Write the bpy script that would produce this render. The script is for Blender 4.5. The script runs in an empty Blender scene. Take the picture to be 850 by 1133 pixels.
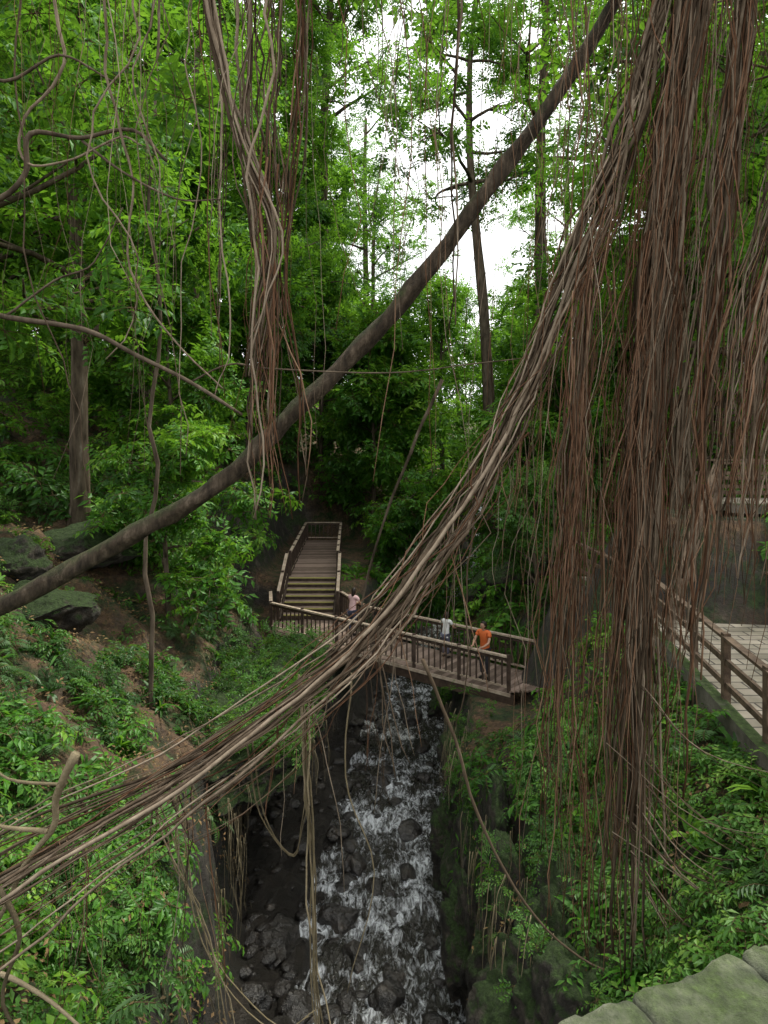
import bpy, math, random
import numpy as np
from mathutils import Vector, noise, Matrix
R = math.radians
random.seed(7)
scene = bpy.context.scene
COL = scene.collection

# ------------------------------------------------------------------ helpers
class Acc:
    def __init__(s): s.v=[]; s.f=[]; s.t=[]; s.m=[]
    def add(s, verts, faces, tint=0.5, mi=0):
        o=len(s.v); s.v.extend(verts); s.t.extend([tint]*len(verts))
        for f in faces: s.f.append(tuple(i+o for i in f)); s.m.append(mi)
    def obj(s, name, mats, parent=None, smooth=True, link=True):
        me=bpy.data.meshes.new(name); me.from_pydata([tuple(v) for v in s.v],[],s.f)
        a=me.attributes.new('tint','FLOAT','POINT'); a.data.foreach_set('value',s.t)
        if not isinstance(mats,(list,tuple)): mats=[mats]
        for m in mats: me.materials.append(m)
        me.polygons.foreach_set('material_index',s.m)
        me.polygons.foreach_set('use_smooth',[smooth]*len(s.f))
        me.update()
        ob=bpy.data.objects.new(name,me)
        if link: COL.objects.link(ob)
        if parent: ob.parent=parent
        return ob
def empty(name, loc=(0,0,0)):
    e=bpy.data.objects.new(name,None); e.location=loc; COL.objects.link(e); return e

def catmull(pts, step=4):
    P=[Vector(p) for p in pts]
    if len(P)<3: 
        return [P[0].lerp(P[-1],i/step) for i in range(step+1)]
    P=[P[0]*2-P[1]]+P+[P[-1]*2-P[-2]]
    out=[]
    for i in range(1,len(P)-2):
        a,b,c,d=P[i-1:i+3]
        for k in range(step):
            t=k/step
            out.append(0.5*((2*b)+(c-a)*t+(2*a-5*b+4*c-d)*t*t+(3*b-a-3*c+d)*t**3))
    out.append(P[-2]); return out
def tube(acc, pts, radii, sides=6, tint=0.5, mi=0, rough=0.0):
    n=len(pts); verts=[]; faces=[]
    up=Vector((0.13,0.97,0.2)); prev=None
    for i,p in enumerate(pts):
        t=(pts[min(i+1,n-1)]-pts[max(i-1,0)])
        if t.length<1e-6: t=Vector((0,0,1))
        t.normalize()
        if prev is None:
            a=t.cross(up)
            if a.length<0.1: a=t.cross(Vector((1,0,0)))
        else: a=prev-t*prev.dot(t)
        a.normalize(); prev=a; b=t.cross(a)
        r=radii[i] if hasattr(radii,'__len__') else radii
        for k in range(sides):
            an=2*math.pi*k/sides
            rr=r
            if rough: rr=r*(1+rough*noise.noise(Vector((p.x*3+math.cos(an),p.y*3+math.sin(an),p.z*2))))
            verts.append(p+(a*math.cos(an)+b*math.sin(an))*rr)
    for i in range(n-1):
        for k in range(sides):
            k2=(k+1)%sides
            faces.append((i*sides+k,i*sides+k2,(i+1)*sides+k2,(i+1)*sides+k))
    if sides>3: faces.append(tuple(range(sides-1,-1,-1))); faces.append(tuple((n-1)*sides+k for k in range(sides)))
    acc.add(verts,faces,tint,mi)
def beam(acc,A,B,w,h,tint=0.5,mi=0):
    A=Vector(A);B=Vector(B);d=(B-A).normalized()
    up=Vector((0,0,1)) if abs(d.z)<0.95 else Vector((0,1,0))
    s=d.cross(up).normalized(); u=s.cross(d).normalized()
    v=[]
    for P in (A,B):
        for (i,j) in ((-1,-1),(1,-1),(1,1),(-1,1)): v.append(P+s*(i*w/2)+u*(j*h/2))
    acc.add(v,[(3,2,1,0),(4,5,6,7),(0,1,5,4),(1,2,6,5),(2,3,7,6),(3,0,4,7)],tint,mi)

# ------------------------------------------------------------------ materials
def nodes(name):
    m=bpy.data.materials.new(name); m.use_nodes=True
    nt=m.node_tree; nt.nodes.clear()
    o=nt.nodes.new('ShaderNodeOutputMaterial'); return m,nt,o
def N(nt,t,**k):
    n=nt.nodes.new(t)
    for a,b in k.items(): setattr(n,a,b)
    return n
def ramp(nt,stops,src):
    r=N(nt,'ShaderNodeValToRGB'); e=r.color_ramp.elements
    while len(e)<len(stops): e.new(0.5)
    for i,(p,c) in enumerate(stops):
        e[i].position=p; e[i].color=(*c,1)
    nt.links.new(src,r.inputs[0]); return r.outputs[0]
def noise_n(nt,scale,detail=6,vec=None,rough=.6):
    n=N(nt,'ShaderNodeTexNoise'); n.inputs['Scale'].default_value=scale
    n.inputs['Detail'].default_value=detail; n.inputs['Roughness'].default_value=rough
    if vec is not None: nt.links.new(vec,n.inputs['Vector'])
    return n.outputs[0]
def mix(nt,fac,a,b,mode='MIX'):
    n=N(nt,'ShaderNodeMix',data_type='RGBA',blend_type=mode)
    if isinstance(fac,(int,float)): n.inputs[0].default_value=fac
    else: nt.links.new(fac,n.inputs[0])
    for i,x in ((6,a),(7,b)):
        if isinstance(x,tuple): n.inputs[i].default_value=(*x,1)
        else: nt.links.new(x,n.inputs[i])
    return n.outputs[2]
def surf(name, stops, scale=4, rough=.85, bump=.4, bscale=None, attr=False, moss=None, stretch=None, spec=.3, bdist=.05, det=4, cheap=False):
    m,nt,o=nodes(name)
    geo=N(nt,'ShaderNodeNewGeometry'); vec=geo.outputs['Position']
    if stretch:
        mp=N(nt,'ShaderNodeMapping'); mp.inputs['Scale'].default_value=stretch
        nt.links.new(vec,mp.inputs[0]); vec=mp.outputs[0]
    nz=noise_n(nt,scale,det,vec)
    if attr:
        at=N(nt,'ShaderNodeAttribute',attribute_name='tint')
        mm=N(nt,'ShaderNodeMath',operation='MULTIPLY_ADD'); nt.links.new(nz,mm.inputs[0]); mm.inputs[1].default_value=.6
        ad=N(nt,'ShaderNodeMath',operation='MULTIPLY_ADD'); nt.links.new(at.outputs['Fac'],ad.inputs[0]); ad.inputs[1].default_value=.6; ad.inputs[2].default_value=-.1
        nt.links.new(ad.outputs[0],mm.inputs[2]); fac=mm.outputs[0]
    else: fac=nz
    c=ramp(nt,stops,fac)
    if moss:
        mcol,lo,hi,ms=moss
        sx=N(nt,'ShaderNodeSeparateXYZ'); nt.links.new(geo.outputs['Normal'],sx.inputs[0])
        mz=noise_n(nt,ms,5,geo.outputs['Position'],.75)
        a=N(nt,'ShaderNodeMath',operation='MULTIPLY_ADD'); nt.links.new(sx.outputs[2],a.inputs[0]); a.inputs[1].default_value=.35; nt.links.new(mz,a.inputs[2])
        rr=ramp(nt,[(lo,(0,0,0)),(hi,(1,1,1))],a.outputs[0])
        mc=ramp(nt,[(.35,tuple(x*.45 for x in mcol)),(.6,mcol),(.75,tuple(min(1,x*1.7) for x in mcol))],noise_n(nt,ms*6,3,geo.outputs['Position'],.7))
        c=mix(nt,rr,c,mc)
    if cheap:
        b=N(nt,'ShaderNodeBsdfDiffuse'); nt.links.new(c,b.inputs[0]); nt.links.new(b.outputs[0],o.inputs[0]); return m
    b=N(nt,'ShaderNodeBsdfPrincipled'); nt.links.new(c,b.inputs['Base Color'])
    b.inputs['Roughness'].default_value=rough; b.inputs['Specular IOR Level'].default_value=spec
    if bump>0:
        bp=N(nt,'ShaderNodeBump'); bp.inputs['Strength'].default_value=bump; bp.inputs['Distance'].default_value=bdist
        nt.links.new(noise_n(nt,bscale or scale*4,det,vec,.7),bp.inputs['Height']); nt.links.new(bp.outputs[0],b.inputs['Normal'])
    nt.links.new(b.outputs[0],o.inputs[0]); return m
def leafmat(name,dark,lite,yel=(.16,.2,.03),trans=.45,rough=.45,cl=.25):
    m,nt,o=nodes(name)
    oi=N(nt,'ShaderNodeAttribute',attribute_name='rnd'); at=N(nt,'ShaderNodeAttribute',attribute_name='tint')
    b=N(nt,'ShaderNodeMath',operation='MULTIPLY_ADD'); nt.links.new(at.outputs['Fac'],b.inputs[0]); b.inputs[1].default_value=.4; nt.links.new(oi.outputs['Fac'],b.inputs[2])
    c=ramp(nt,[(.1,dark),(.6,lite),(.95,yel)],b.outputs[0])
    p=N(nt,'ShaderNodeBsdfDiffuse'); nt.links.new(c,p.inputs[0])
    gl=N(nt,'ShaderNodeBsdfGlossy'); gl.inputs[0].default_value=(.7,.85,.7,1); gl.inputs['Roughness'].default_value=rough
    tr=N(nt,'ShaderNodeBsdfTranslucent')
    tc=mix(nt,.5,c,(.23,.46,.03)); nt.links.new(tc,tr.inputs[0])
    ms=N(nt,'ShaderNodeMixShader'); ms.inputs[0].default_value=trans
    nt.links.new(p.outputs[0],ms.inputs[1]); nt.links.new(tr.outputs[0],ms.inputs[2])
    m2=N(nt,'ShaderNodeMixShader'); m2.inputs[0].default_value=.025
    nt.links.new(ms.outputs[0],m2.inputs[1]); nt.links.new(gl.outputs[0],m2.inputs[2]); nt.links.new(m2.outputs[0],o.inputs[0])
    return m
def plain(name,c,rough=.7):
    return surf(name,[(.3,tuple(x*.8 for x in c)),(.7,c)],scale=8,rough=rough,bump=0)

M_root=surf('aerial_root_bark',[(.12,(.03,.022,.015)),(.5,(.12,.09,.063)),(.92,(.36,.295,.22))],scale=14,attr=True,stretch=(1,1,.35),det=3,cheap=True)
M_rootred=surf('young_root_bark',[(.12,(.035,.02,.012)),(.5,(.13,.07,.042)),(.92,(.29,.19,.125))],scale=14,attr=True,stretch=(1,1,.35),det=3,cheap=True)
M_tan=surf('tan_root_bark',[(.15,(.07,.055,.03)),(.55,(.19,.155,.09)),(.85,(.34,.28,.18))],scale=9,attr=True,bump=.5,det=5)
M_bark=surf('mossy_bark',[(.3,(.02,.015,.01)),(.55,(.08,.06,.04)),(.75,(.2,.155,.11))],scale=4,bump=1,bscale=16,det=6,stretch=(3,3,.7),moss=((.05,.07,.02),.6,.9,1.6))
M_dbark=surf('forest_bark',[(.3,(.035,.028,.02)),(.6,(.12,.095,.07)),(.8,(.24,.21,.165))],scale=3,stretch=(2,2,.5),cheap=True)
M_twig=surf('twig',[(.3,(.05,.04,.02)),(.7,(.12,.09,.05))],scale=5,det=0,cheap=True)
M_rock=surf('mossy_rock',[(.3,(.010,.009,.008)),(.5,(.038,.033,.026)),(.62,(.085,.072,.056)),(.78,(.21,.185,.145))],scale=3.5,det=8,bump=1.0,bscale=6,bdist=.2,moss=((.035,.065,.015),.58,.72,2.6),rough=.75)
M_wet=surf('wet_rock',[(.35,(.010,.009,.008)),(.6,(.035,.03,.025)),(.8,(.11,.09,.07))],scale=3,bump=1,bscale=7,bdist=.08,rough=.28,spec=.6)

# ground
m,nt,o=nodes('jungle_soil'); geo=N(nt,'ShaderNodeNewGeometry'); pos=geo.outputs['Position']
soil=ramp(nt,[(.3,(.022,.014,.008)),(.5,(.085,.052,.03)),(.68,(.2,.125,.07)),(.8,(.3,.22,.14))],noise_n(nt,3.0,8,pos,.75))
vor=N(nt,'ShaderNodeTexVoronoi'); vor.inputs['Scale'].default_value=13; nt.links.new(pos,vor.inputs['Vector'])
lit=ramp(nt,[(0,(.04,.025,.014)),(.45,(.13,.075,.04)),(.8,(.24,.14,.07)),(1,(.07,.10,.025))],vor.outputs['Color'])
soil=mix(nt,.5,soil,lit)
rock=ramp(nt,[(.3,(.014,.012,.010)),(.55,(.05,.043,.034)),(.78,(.17,.145,.11))],noise_n(nt,2.0,8,pos,.7))
sx=N(nt,'ShaderNodeSeparateXYZ'); nt.links.new(geo.outputs['Normal'],sx.inputs[0])
st=N(nt,'ShaderNodeMath',operation='MULTIPLY_ADD'); nt.links.new(noise_n(nt,1.2,3,pos),st.inputs[0]); st.inputs[1].default_value=.5; nt.links.new(sx.outputs[2],st.inputs[2])
fl=ramp(nt,[(.7,(0,0,0)),(1.0,(1,1,1))],st.outputs[0])
c=mix(nt,fl,rock,soil)
mo=ramp(nt,[(.47,(0,0,0)),(.58,(1,1,1))],noise_n(nt,.9,7,pos,.75))
mc=ramp(nt,[(.35,(.010,.02,.005)),(.6,(.035,.065,.014)),(.75,(.07,.10,.025))],noise_n(nt,9,5,pos,.7))
c=mix(nt,mo,c,mc)
pz=N(nt,'ShaderNodeSeparateXYZ'); nt.links.new(pos,pz.inputs[0])
wet=N(nt,'ShaderNodeMapRange'); nt.links.new(pz.outputs[2],wet.inputs[0]); wet.inputs[1].default_value=.2; wet.inputs[2].default_value=2.6
c=mix(nt,wet.outputs[0],mix(nt,.6,rock,(.014,.012,.009)),c)
p=N(nt,'ShaderNodeBsdfPrincipled'); nt.links.new(c,p.inputs['Base Color'])
rg=N(nt,'ShaderNodeMapRange'); nt.links.new(pz.outputs[2],rg.inputs[0]); rg.inputs[1].default_value=.2; rg.inputs[2].default_value=1.6; rg.inputs[3].default_value=.35; rg.inputs[4].default_value=.9
nt.links.new(rg.outputs[0],p.inputs['Roughness'])
bp=N(nt,'ShaderNodeBump'); bp.inputs['Strength'].default_value=1; bp.inputs['Distance'].default_value=.18
nt.links.new(noise_n(nt,5,7,pos,.75),bp.inputs['Height']); nt.links.new(bp.outputs[0],p.inputs['Normal'])
nt.links.new(p.outputs[0],o.inputs[0]); M_ground=m

# water
m,nt,o=nodes('stream_water'); geo=N(nt,'ShaderNodeNewGeometry')
mp=N(nt,'ShaderNodeMapping'); mp.inputs['Scale'].default_value=(2.6,1.0,1); nt.links.new(geo.outputs['Position'],mp.inputs[0])
n1=N(nt,'ShaderNodeTexNoise'); n1.inputs['Scale'].default_value=3.4; n1.inputs['Detail'].default_value=7; n1.inputs['Roughness'].default_value=.75; n1.inputs['Distortion'].default_value=.9
nt.links.new(mp.outputs[0],n1.inputs['Vector'])
big=noise_n(nt,.9,3,geo.outputs['Position'])
ad=N(nt,'ShaderNodeMath',operation='MULTIPLY_ADD'); nt.links.new(big,ad.inputs[0]); ad.inputs[1].default_value=.7; ad.inputs[2].default_value=-.34
a2=N(nt,'ShaderNodeMath',operation='ADD'); nt.links.new(ad.outputs[0],a2.inputs[0]); nt.links.new(n1.outputs[0],a2.inputs[1])
foam=ramp(nt,[(.48,(0,0,0)),(.56,(.3,.3,.3)),(.68,(1,1,1))],a2.outputs[0])
c=mix(nt,foam,(.028,.026,.021),(.66,.69,.72))
p=N(nt,'ShaderNodeBsdfPrincipled'); nt.links.new(c,p.inputs['Base Color'])
rr=ramp(nt,[(0,(.07,.07,.07)),(1,(.4,.4,.4))],foam); nt.links.new(rr,p.inputs['Roughness'])
p.inputs['IOR'].default_value=1.33; p.inputs['Specular IOR Level'].default_value=1.0
bp=N(nt,'ShaderNodeBump'); bp.inputs['Strength'].default_value=1; bp.inputs['Distance'].default_value=.16
n2=N(nt,'ShaderNodeTexNoise'); n2.inputs['Scale'].default_value=3.5; n2.inputs['Detail'].default_value=5; n2.inputs['Distortion'].default_value=.6
nt.links.new(mp.outputs[0],n2.inputs['Vector'])
nt.links.new(n2.outputs[0],bp.inputs['Height']); nt.links.new(bp.outputs[0],p.inputs['Normal']); nt.links.new(p.outputs[0],o.inputs[0]); M_water=m

M_leafA=leafmat('broad_leaf',(.015,.055,.008),(.066,.2,.016),(.19,.35,.03))
M_leafB=leafmat('small_leaf',(.017,.055,.01),(.07,.18,.026),(.18,.31,.05),trans=.4)
M_leafE=leafmat('canopy_leaf',(.015,.055,.008),(.07,.205,.016),(.19,.36,.03),trans=.55)
M_fern=leafmat('fern_leaf',(.03,.07,.02),(.08,.17,.05),(.16,.26,.09),trans=.35)
M_dry=leafmat('dry_leaf',(.05,.03,.015),(.15,.085,.04),(.25,.17,.08),trans=.05,rough=.8)

# ------------------------------------------------------------------ terrain
def ip(y,t): return float(np.interp(y,[a for a,_ in t],[b for _,b in t]))
XL=[(0,-1.6),(6,-1.8),(9,-2.2),(11.5,-2.6),(14,-2.9),(15.5,-3.7),(19,-3.6),(21,-2.4),(23.4,-.8),(28,0),(36,2.2),(47,5),(60,8),(100,13),(500,40)]
XR=[(0,1.3),(8,1.4),(11.5,1.5),(16,1.45),(20,1.9),(23.4,2.1),(28,3),(36,4.6),(47,7.4),(60,10.8),(100,17),(500,50)]
WL=[(0,-1.1),(11.5,-1.1),(14,-1.0),(16,-.8),(20,-.4),(23.4,0),(28,.9),(36,2.8),(47,5.5),(60,8.6),(100,14),(500,42)]
BA=Vector((-3.6,23.9)); BD=Vector((.782,-.623)); BN=Vector((.623,.782)); BL=8.9; BW=1.8
def bp_(a,p,z=3.0): q=BA+BD*a+BN*p; return Vector((q.x,q.y,z))
PATHS=[ # A,B,zA,zB,halfwidth,mode
 ((-4.6,25.6),(3.4,18.4),3,3,2.0,'cut'),((3.4,18.9),(5.6,17.0),3,4.2,1.4,'cut'),
 ((-3.0,25),(-2.8,27.2),3,4.2,1.9,'cut'),((-2.8,27.2),(-3.3,37),4.2,4.2,1.9,'cut'),
 ((5.9,4),(6.4,8.6),6,6,1.5,'lvl'),((6.4,8.6),(7.0,14.3),6,6,1.5,'lvl'),((7.0,14.3),(6.7,19),6,6,1.5,'lvl'),
 ((7.6,16.8),(16,15.6),8.3,8.3,1.3,'lvl')]
def sm(t): t=max(0,min(1,t)); return t*t*(3-2*t)
def H(x,y):
    xl=ip(y,XL); xr=ip(y,XR); wl=ip(y,WL)
    nz=noise.fractal(Vector((x*.5,y*.5,3.1)),1,2,4)*.5
    n2=noise.fractal(Vector((x*1.7,y*1.7,9.3)),.9,2.1,4)
    w=.25*noise.noise(Vector((y*.9,x*.3,2)))+.12*noise.noise(Vector((y*3,0,5)))
    xl+=w; xr+=w*.7
    if x<xl:
        d=xl-x; rise=3.2 if y>12 else 3.4
        h=.35+rise*sm(d/(.8+.25*n2))+9*(1-math.exp(-.85*max(0,d-.6)/9))+.12*max(0,d-10)
        h+=nz*1.2*min(1,d)+n2*.24
    elif x>xr:
        d=x-xr; rise=float(np.interp(y,[7,12],[3.2,2.3]))
        h=.1+rise*sm(d/(.55+.2*n2))+3.4*(1-math.exp(-1.3*max(0,d-.5)/3.4))+.38*max(0,d-7.5)
        if d>30: h-=.26*(d-30)
        h+=nz*.8*min(1,d)+n2*.2
    else:
        h=-.22+n2*.12
        if x<wl: h+=.32*min(1.2,wl-x)+max(0,n2)*.35
    if y>45: h+=.06*(y-45) if y<200 else 9.3
    for A,B,za,zb,hw,mode in PATHS:
        A=Vector(A);B=Vector(B); ab=B-A; t=max(0,min(1,(Vector((x,y))-A).dot(ab)/ab.length_squared))
        d=(Vector((x,y))-(A+ab*t)).length
        if d<hw+1.6:
            zt=za+(zb-za)*t-.3; k=1-sm((d-hw)/1.6)
            if mode=='cut':
                if h>zt: h=h+(zt-h)*k
            else: h=h+(zt-h)*k
    return h
xs=[i*.15 for i in range(-95,76)]
s=.2
while xs[-1]<450: xs.append(xs[-1]+s); s*=1.13
s=.2
while xs[0]>-450: xs.insert(0,xs[0]-s); s*=1.13
ys=[-2+i*.15 for i in range(0,200)]; s=.18
while ys[-1]<700: ys.append(ys[-1]+s); s*=1.07
ys=[-300,-120,-50,-20,-8,-4]+ys
me=bpy.data.meshes.new('ground'); nx=len(xs); ny=len(ys)
V=[(x,y,H(x,y)) for y in ys for x in xs]
F=[(j*nx+i,j*nx+i+1,(j+1)*nx+i+1,(j+1)*nx+i) for j in range(ny-1) for i in range(nx-1)]
me.from_pydata(V,[],F); me.materials.append(M_ground); me.polygons.foreach_set('use_smooth',[True]*len(F)); me.update()
g=bpy.data.objects.new('ground',me); COL.objects.link(g)

# stream
a=Acc(); yy=-2; vs=[]; fs=[]
ylist=[]
while yy<95: ylist.append(yy); yy+=.08 if yy<28 else .5
nw=34
for y in ylist:
    l=ip(y,WL)-.7; r=ip(y,XR)+.4
    for k in range(nw+1):
        x=l+(r-l)*k/nw
        vs.append((x,y,.05+.10*noise.fractal(Vector((x*2.6,y*1.2,1)),.8,2,5)+(.06*(y-45) if y>45 else 0)))
for j in range(len(ylist)-1):
    for k in range(nw): fs.append((j*(nw+1)+k,j*(nw+1)+k+1,(j+1)*(nw+1)+k+1,(j+1)*(nw+1)+k))
a.add(vs,fs); a.obj('stream',M_water)

# boulders
import bmesh
ICO={}
def ico(sub):
    if sub not in ICO:
        bm=bmesh.new(); bmesh.ops.create_icosphere(bm,subdivisions=sub,radius=1)
        ICO[sub]=([v.co.copy() for v in bm.verts],[tuple(v.index for v in f.verts) for f in bm.faces]); bm.free()
    return ICO[sub]
def boulder(acc,c,r,sq=(1,1,.7),seed=0,sub=3,mi=0,amp=.35,facet=True):
    V_,F_=ico(sub); rb_=random.Random(int(seed*97)+5)
    pl=[]
    if facet:
        for i in range(11):
            n=Vector((rb_.gauss(0,1),rb_.gauss(0,1),rb_.gauss(0,1))).normalized(); pl.append((n,rb_.uniform(.55,.9)))
    vs=[]
    for p in V_:
        q=p.copy()
        for n,d in pl:
            k=q.dot(n)
            if k>d: q-=n*(k-d)*.9
        q*=(1+amp*.6*noise.fractal(p*1.3+Vector((seed*7.3,seed,0)),.7,2.2,6))
        vs.append(Vector((q.x*sq[0]*r+c[0],q.y*sq[1]*r+c[1],q.z*sq[2]*r+c[2])))
    acc.add(vs,F_,.5,mi)
a=Acc(); rnd=random.Random(3)
for (x,y,r) in [(.08,11.9,.36),(.6,17,.3),(-.55,12.9,.3),(-.2,14.9,.26),(-.9,13.9,.35),(-1.5,11.7,.35),(-.7,15.6,.26),(1.2,21.5,.3),(-.1,19.3,.3),(.9,23.6,.4),(4.5,33,.5),(3.9,38,.4),(5.2,40,.5),(-2.1,13.2,.5),(-2.3,12,.35),(.9,13.2,.2),(.5,15.3,.22),(.3,18.3,.18),(1.1,19.6,.2)]:
    boulder(a,(x,y,.03),r*1.1,(rnd.uniform(.8,1.2),rnd.uniform(.9,1.4),rnd.uniform(.6,.9)),x*3+y,4)
a.obj('stream_boulders',M_wet)
a=Acc()
for i in range(480):
    y=rnd.uniform(9,26); l=ip(y,XL); w=ip(y,WL); x=rnd.uniform(l,w+.3) if rnd.random()<.76 else rnd.uniform(w,ip(y,XR))
    boulder(a,(x,y,max(0,H(x,y))+.0),.05+.2*rnd.random()**2.5,(rnd.uniform(.8,1.4),rnd.uniform(.8,1.4),.6),i,2)
a.obj('stream_pebbles',M_wet)
for (x,y,r,s) in [(-7.3,14.6,.95,(1.2,1,.6)),(-8.6,15.4,.8,(1,1,.8)),(-8.3,19,1.1,(1.2,1,.6)),(5.2,24,1.0,(1.3,1,.7)),(3.9,26.5,.9,(1,1.2,.8)),(2.3,24.6,.8,(1,1,.8))]:
    a=Acc(); boulder(a,(x,y,H(x,y)+r*.4),r*1.15,s,x,5); a.obj('mossy_boulder',M_rock)
a=Acc(); boulder(a,(-2.95,17.9,3.3),1.1,(1.75,3.4,.42),11,6,amp=.55); boulder(a,(-2.9,14.6,3.1),1.1,(1.1,1.6,.5),5,6,amp=.55); boulder(a,(-2.0,16.3,3.1),.8,(.9,1.3,.55),15,5,amp=.55); boulder(a,(-2.2,19.7,3.0),.8,(1.1,1.3,.6),25,5,amp=.55)
a.obj('rock_overhang',M_rock)
a=Acc()
for i,(x,y,z,r,s) in enumerate([(2.0,13.5,1.1,1.2,(.7,2.0,1.7)),(2.4,17.0,1.0,1.15,(.8,1.6,1.5)),(2.1,10.6,1.6,1.15,(.75,1.5,1.9)),(2.6,8.3,2.6,1.15,(1.1,1.3,1.6)),(1.7,15.2,.7,.8,(.8,1.4,1.6)),(1.65,12,.8,.8,(.7,1.4,1.7))]):
    boulder(a,(x,y,z),r,s,i+20,6,amp=.55)
a.obj('rock_cliff',M_rock)

# ------------------------------------------------------------------ leaf templates
def leaf(acc,b,d,n,L,W,tint,mi=0,det=True):
    d=d.normalized(); s=d.cross(n)
    if s.length<.05: s=d.cross(Vector((1,.2,0)))
    s.normalize(); n=s.cross(d).normalized()
    if det:
        m1=b+d*L*.45-n*L*.04; tip=b+d*L-n*L*.2
        v=[b,m1,tip,m1+s*W*.5+n*W*.14,m1-s*W*.5+n*W*.14]
        acc.add(v,[(0,1,3),(1,2,3),(0,4,1),(1,4,2)],tint,mi)
    else:
        m=b+d*L*.45; v=[b,m+s*W*.5+n*W*.12,b+d*L-n*L*.12,m-s*W*.5+n*W*.12]
        acc.add(v,[(0,1,2),(0,2,3)],tint,mi)
def spray(name,seed,nt_,tl,nl,L,Wr,mat,det=True,flat=.5,droop=.35,tw=True):
    r=random.Random(seed); a=Acc()
    for i in range(nt_):
        az=r.uniform(0,6.283); el=r.uniform(-.35,1.0)*flat*1.5
        d=Vector((math.cos(az)*math.cos(el),math.sin(az)*math.cos(el),math.sin(el)))
        T=tl*r.uniform(.55,1.1); p=Vector((0,0,0)); pts=[p.copy()]; dd=d.copy()
        for k in range(5):
            dd=(dd+Vector((r.uniform(-.2,.2),r.uniform(-.2,.2),-droop*.35+r.uniform(-.1,.1)))).normalized(); p=p+dd*T/5; pts.append(p.copy())
        if tw: tube(a,[pts[0],pts[2],pts[5]],[L*.035,L*.028,L*.01],3,.3,1)
        for k in range(nl):
            t=.15+.85*(k+r.random()*.6)/nl; f=min(t*5,4.99); ii=int(f); q=pts[ii].lerp(pts[ii+1],f-ii)
            tg=(pts[ii+1]-pts[ii]).normalized(); sd=tg.cross(Vector((0,0,1)))
            if sd.length<.1: sd=Vector((1,0,0))
            sd.normalize(); sg=1 if k%2 else -1
            ld=(tg*r.uniform(.3,.9)+sd*sg*r.uniform(.6,1)+Vector((0,0,r.uniform(-.5,.15)))).normalized()
            nn=Vector((r.uniform(-.5,.5),r.uniform(-.5,.5),1)).normalized()
            leaf(a,q,ld,nn,L*r.uniform(.65,1.2),L*Wr*r.uniform(.85,1.15),r.random(),0,det)
    return a.obj(name,[mat,M_twig],link=False,smooth=False)
def fern(name,seed):
    r=random.Random(seed); a=Acc()
    for i in range(10):
        az=i*.63+r.uniform(-.2,.2); L=r.uniform(.45,.75); p=Vector((0,0,0)); el=r.uniform(.6,1.2); pts=[p.copy()]
        for k in range(12):
            e=el-k*.14; p=p+Vector((math.cos(az)*math.cos(e),math.sin(az)*math.cos(e),math.sin(e)))*L/12; pts.append(p.copy())
        tube(a,pts[::3],.005,3,.3,1)
        for k in range(1,13):
            for sg in (-1,1):
                tg=(pts[k]-pts[k-1]).normalized(); sd=Vector((-math.sin(az),math.cos(az),0))*sg
                w=L*.26*math.sin(math.pi*(.12+.86*k/13))
                leaf(a,pts[k],sd+tg*.45+Vector((0,0,-.15)),Vector((0,0,1)),w,w*.28,r.random()*.6+.2,0,False)
    return a.obj(name,[M_fern,M_twig],link=False,smooth=False)
def tuft(name,seed,n=14,L=.5,W=.05,mat=None):
    r=random.Random(seed); a=Acc()
    for i in range(n):
        az=r.uniform(0,6.28); el=r.uniform(.5,1.4); LL=L*r.uniform(.6,1.2); p=Vector((0,0,0)); sd=Vector((-math.sin(az),math.cos(az),0)); v=[];K=4
        for k in range(K+1):
            w=W*(.5+1.2*math.sin(math.pi*min(1,.15+.8*k/K)))*.6*(1 if k<K else .1)
            v+= [p+sd*w*.5,p-sd*w*.5]; e=el-k*.42; p=p+Vector((math.cos(az)*math.cos(e),math.sin(az)*math.cos(e),math.sin(e)))*LL/K
        a.add(v,[(2*k,2*k+1,2*k+3,2*k+2) for k in range(K)],r.random())
    return a.obj(name,[mat],link=False,smooth=False)
def coll(name,obs):
    c=bpy.data.collections.new(name)
    for o_ in obs: c.objects.link(o_)
    return c
C_A=coll('broadleaf_sprays',[spray('broadleaf_spray',i,7,.6,8,.2,.42,M_leafA) for i in range(4)])
C_B=coll('fine_sprays',[spray('fine_leaf_spray',10+i,9,.5,10,.1,.45,M_leafB,det=False) for i in range(4)])
C_E=coll('canopy_sprays',[spray('canopy_leaf_spray',20+i,11,1.25,11,.27,.45,M_leafE,det=False,flat=.7,tw=False) for i in range(4)])
C_F=coll('fern_plants',[fern('fern_plant_leaves',30+i) for i in range(3)])
C_D=coll('blade_plants',[tuft('blade_plant_leaves',40+i,mat=M_leafA) for i in range(3)])
def drylitter(seed):
    r=random.Random(seed); a=Acc()
    for i in range(26):
        az=r.uniform(0,6.28); p=Vector((r.gauss(0,.3),r.gauss(0,.3),r.uniform(.0,.05)))
        leaf(a,p,Vector((math.cos(az),math.sin(az),r.uniform(-.1,.3))),Vector((r.uniform(-.5,.5),r.uniform(-.5,.5),1)),r.uniform(.06,.12),r.uniform(.025,.05),r.random())
    return a.obj('dry_leaf_litter',[M_dry],link=False,smooth=False)
C_L=coll('leaf_litter_patches',[drylitter(i) for i in range(3)])
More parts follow.
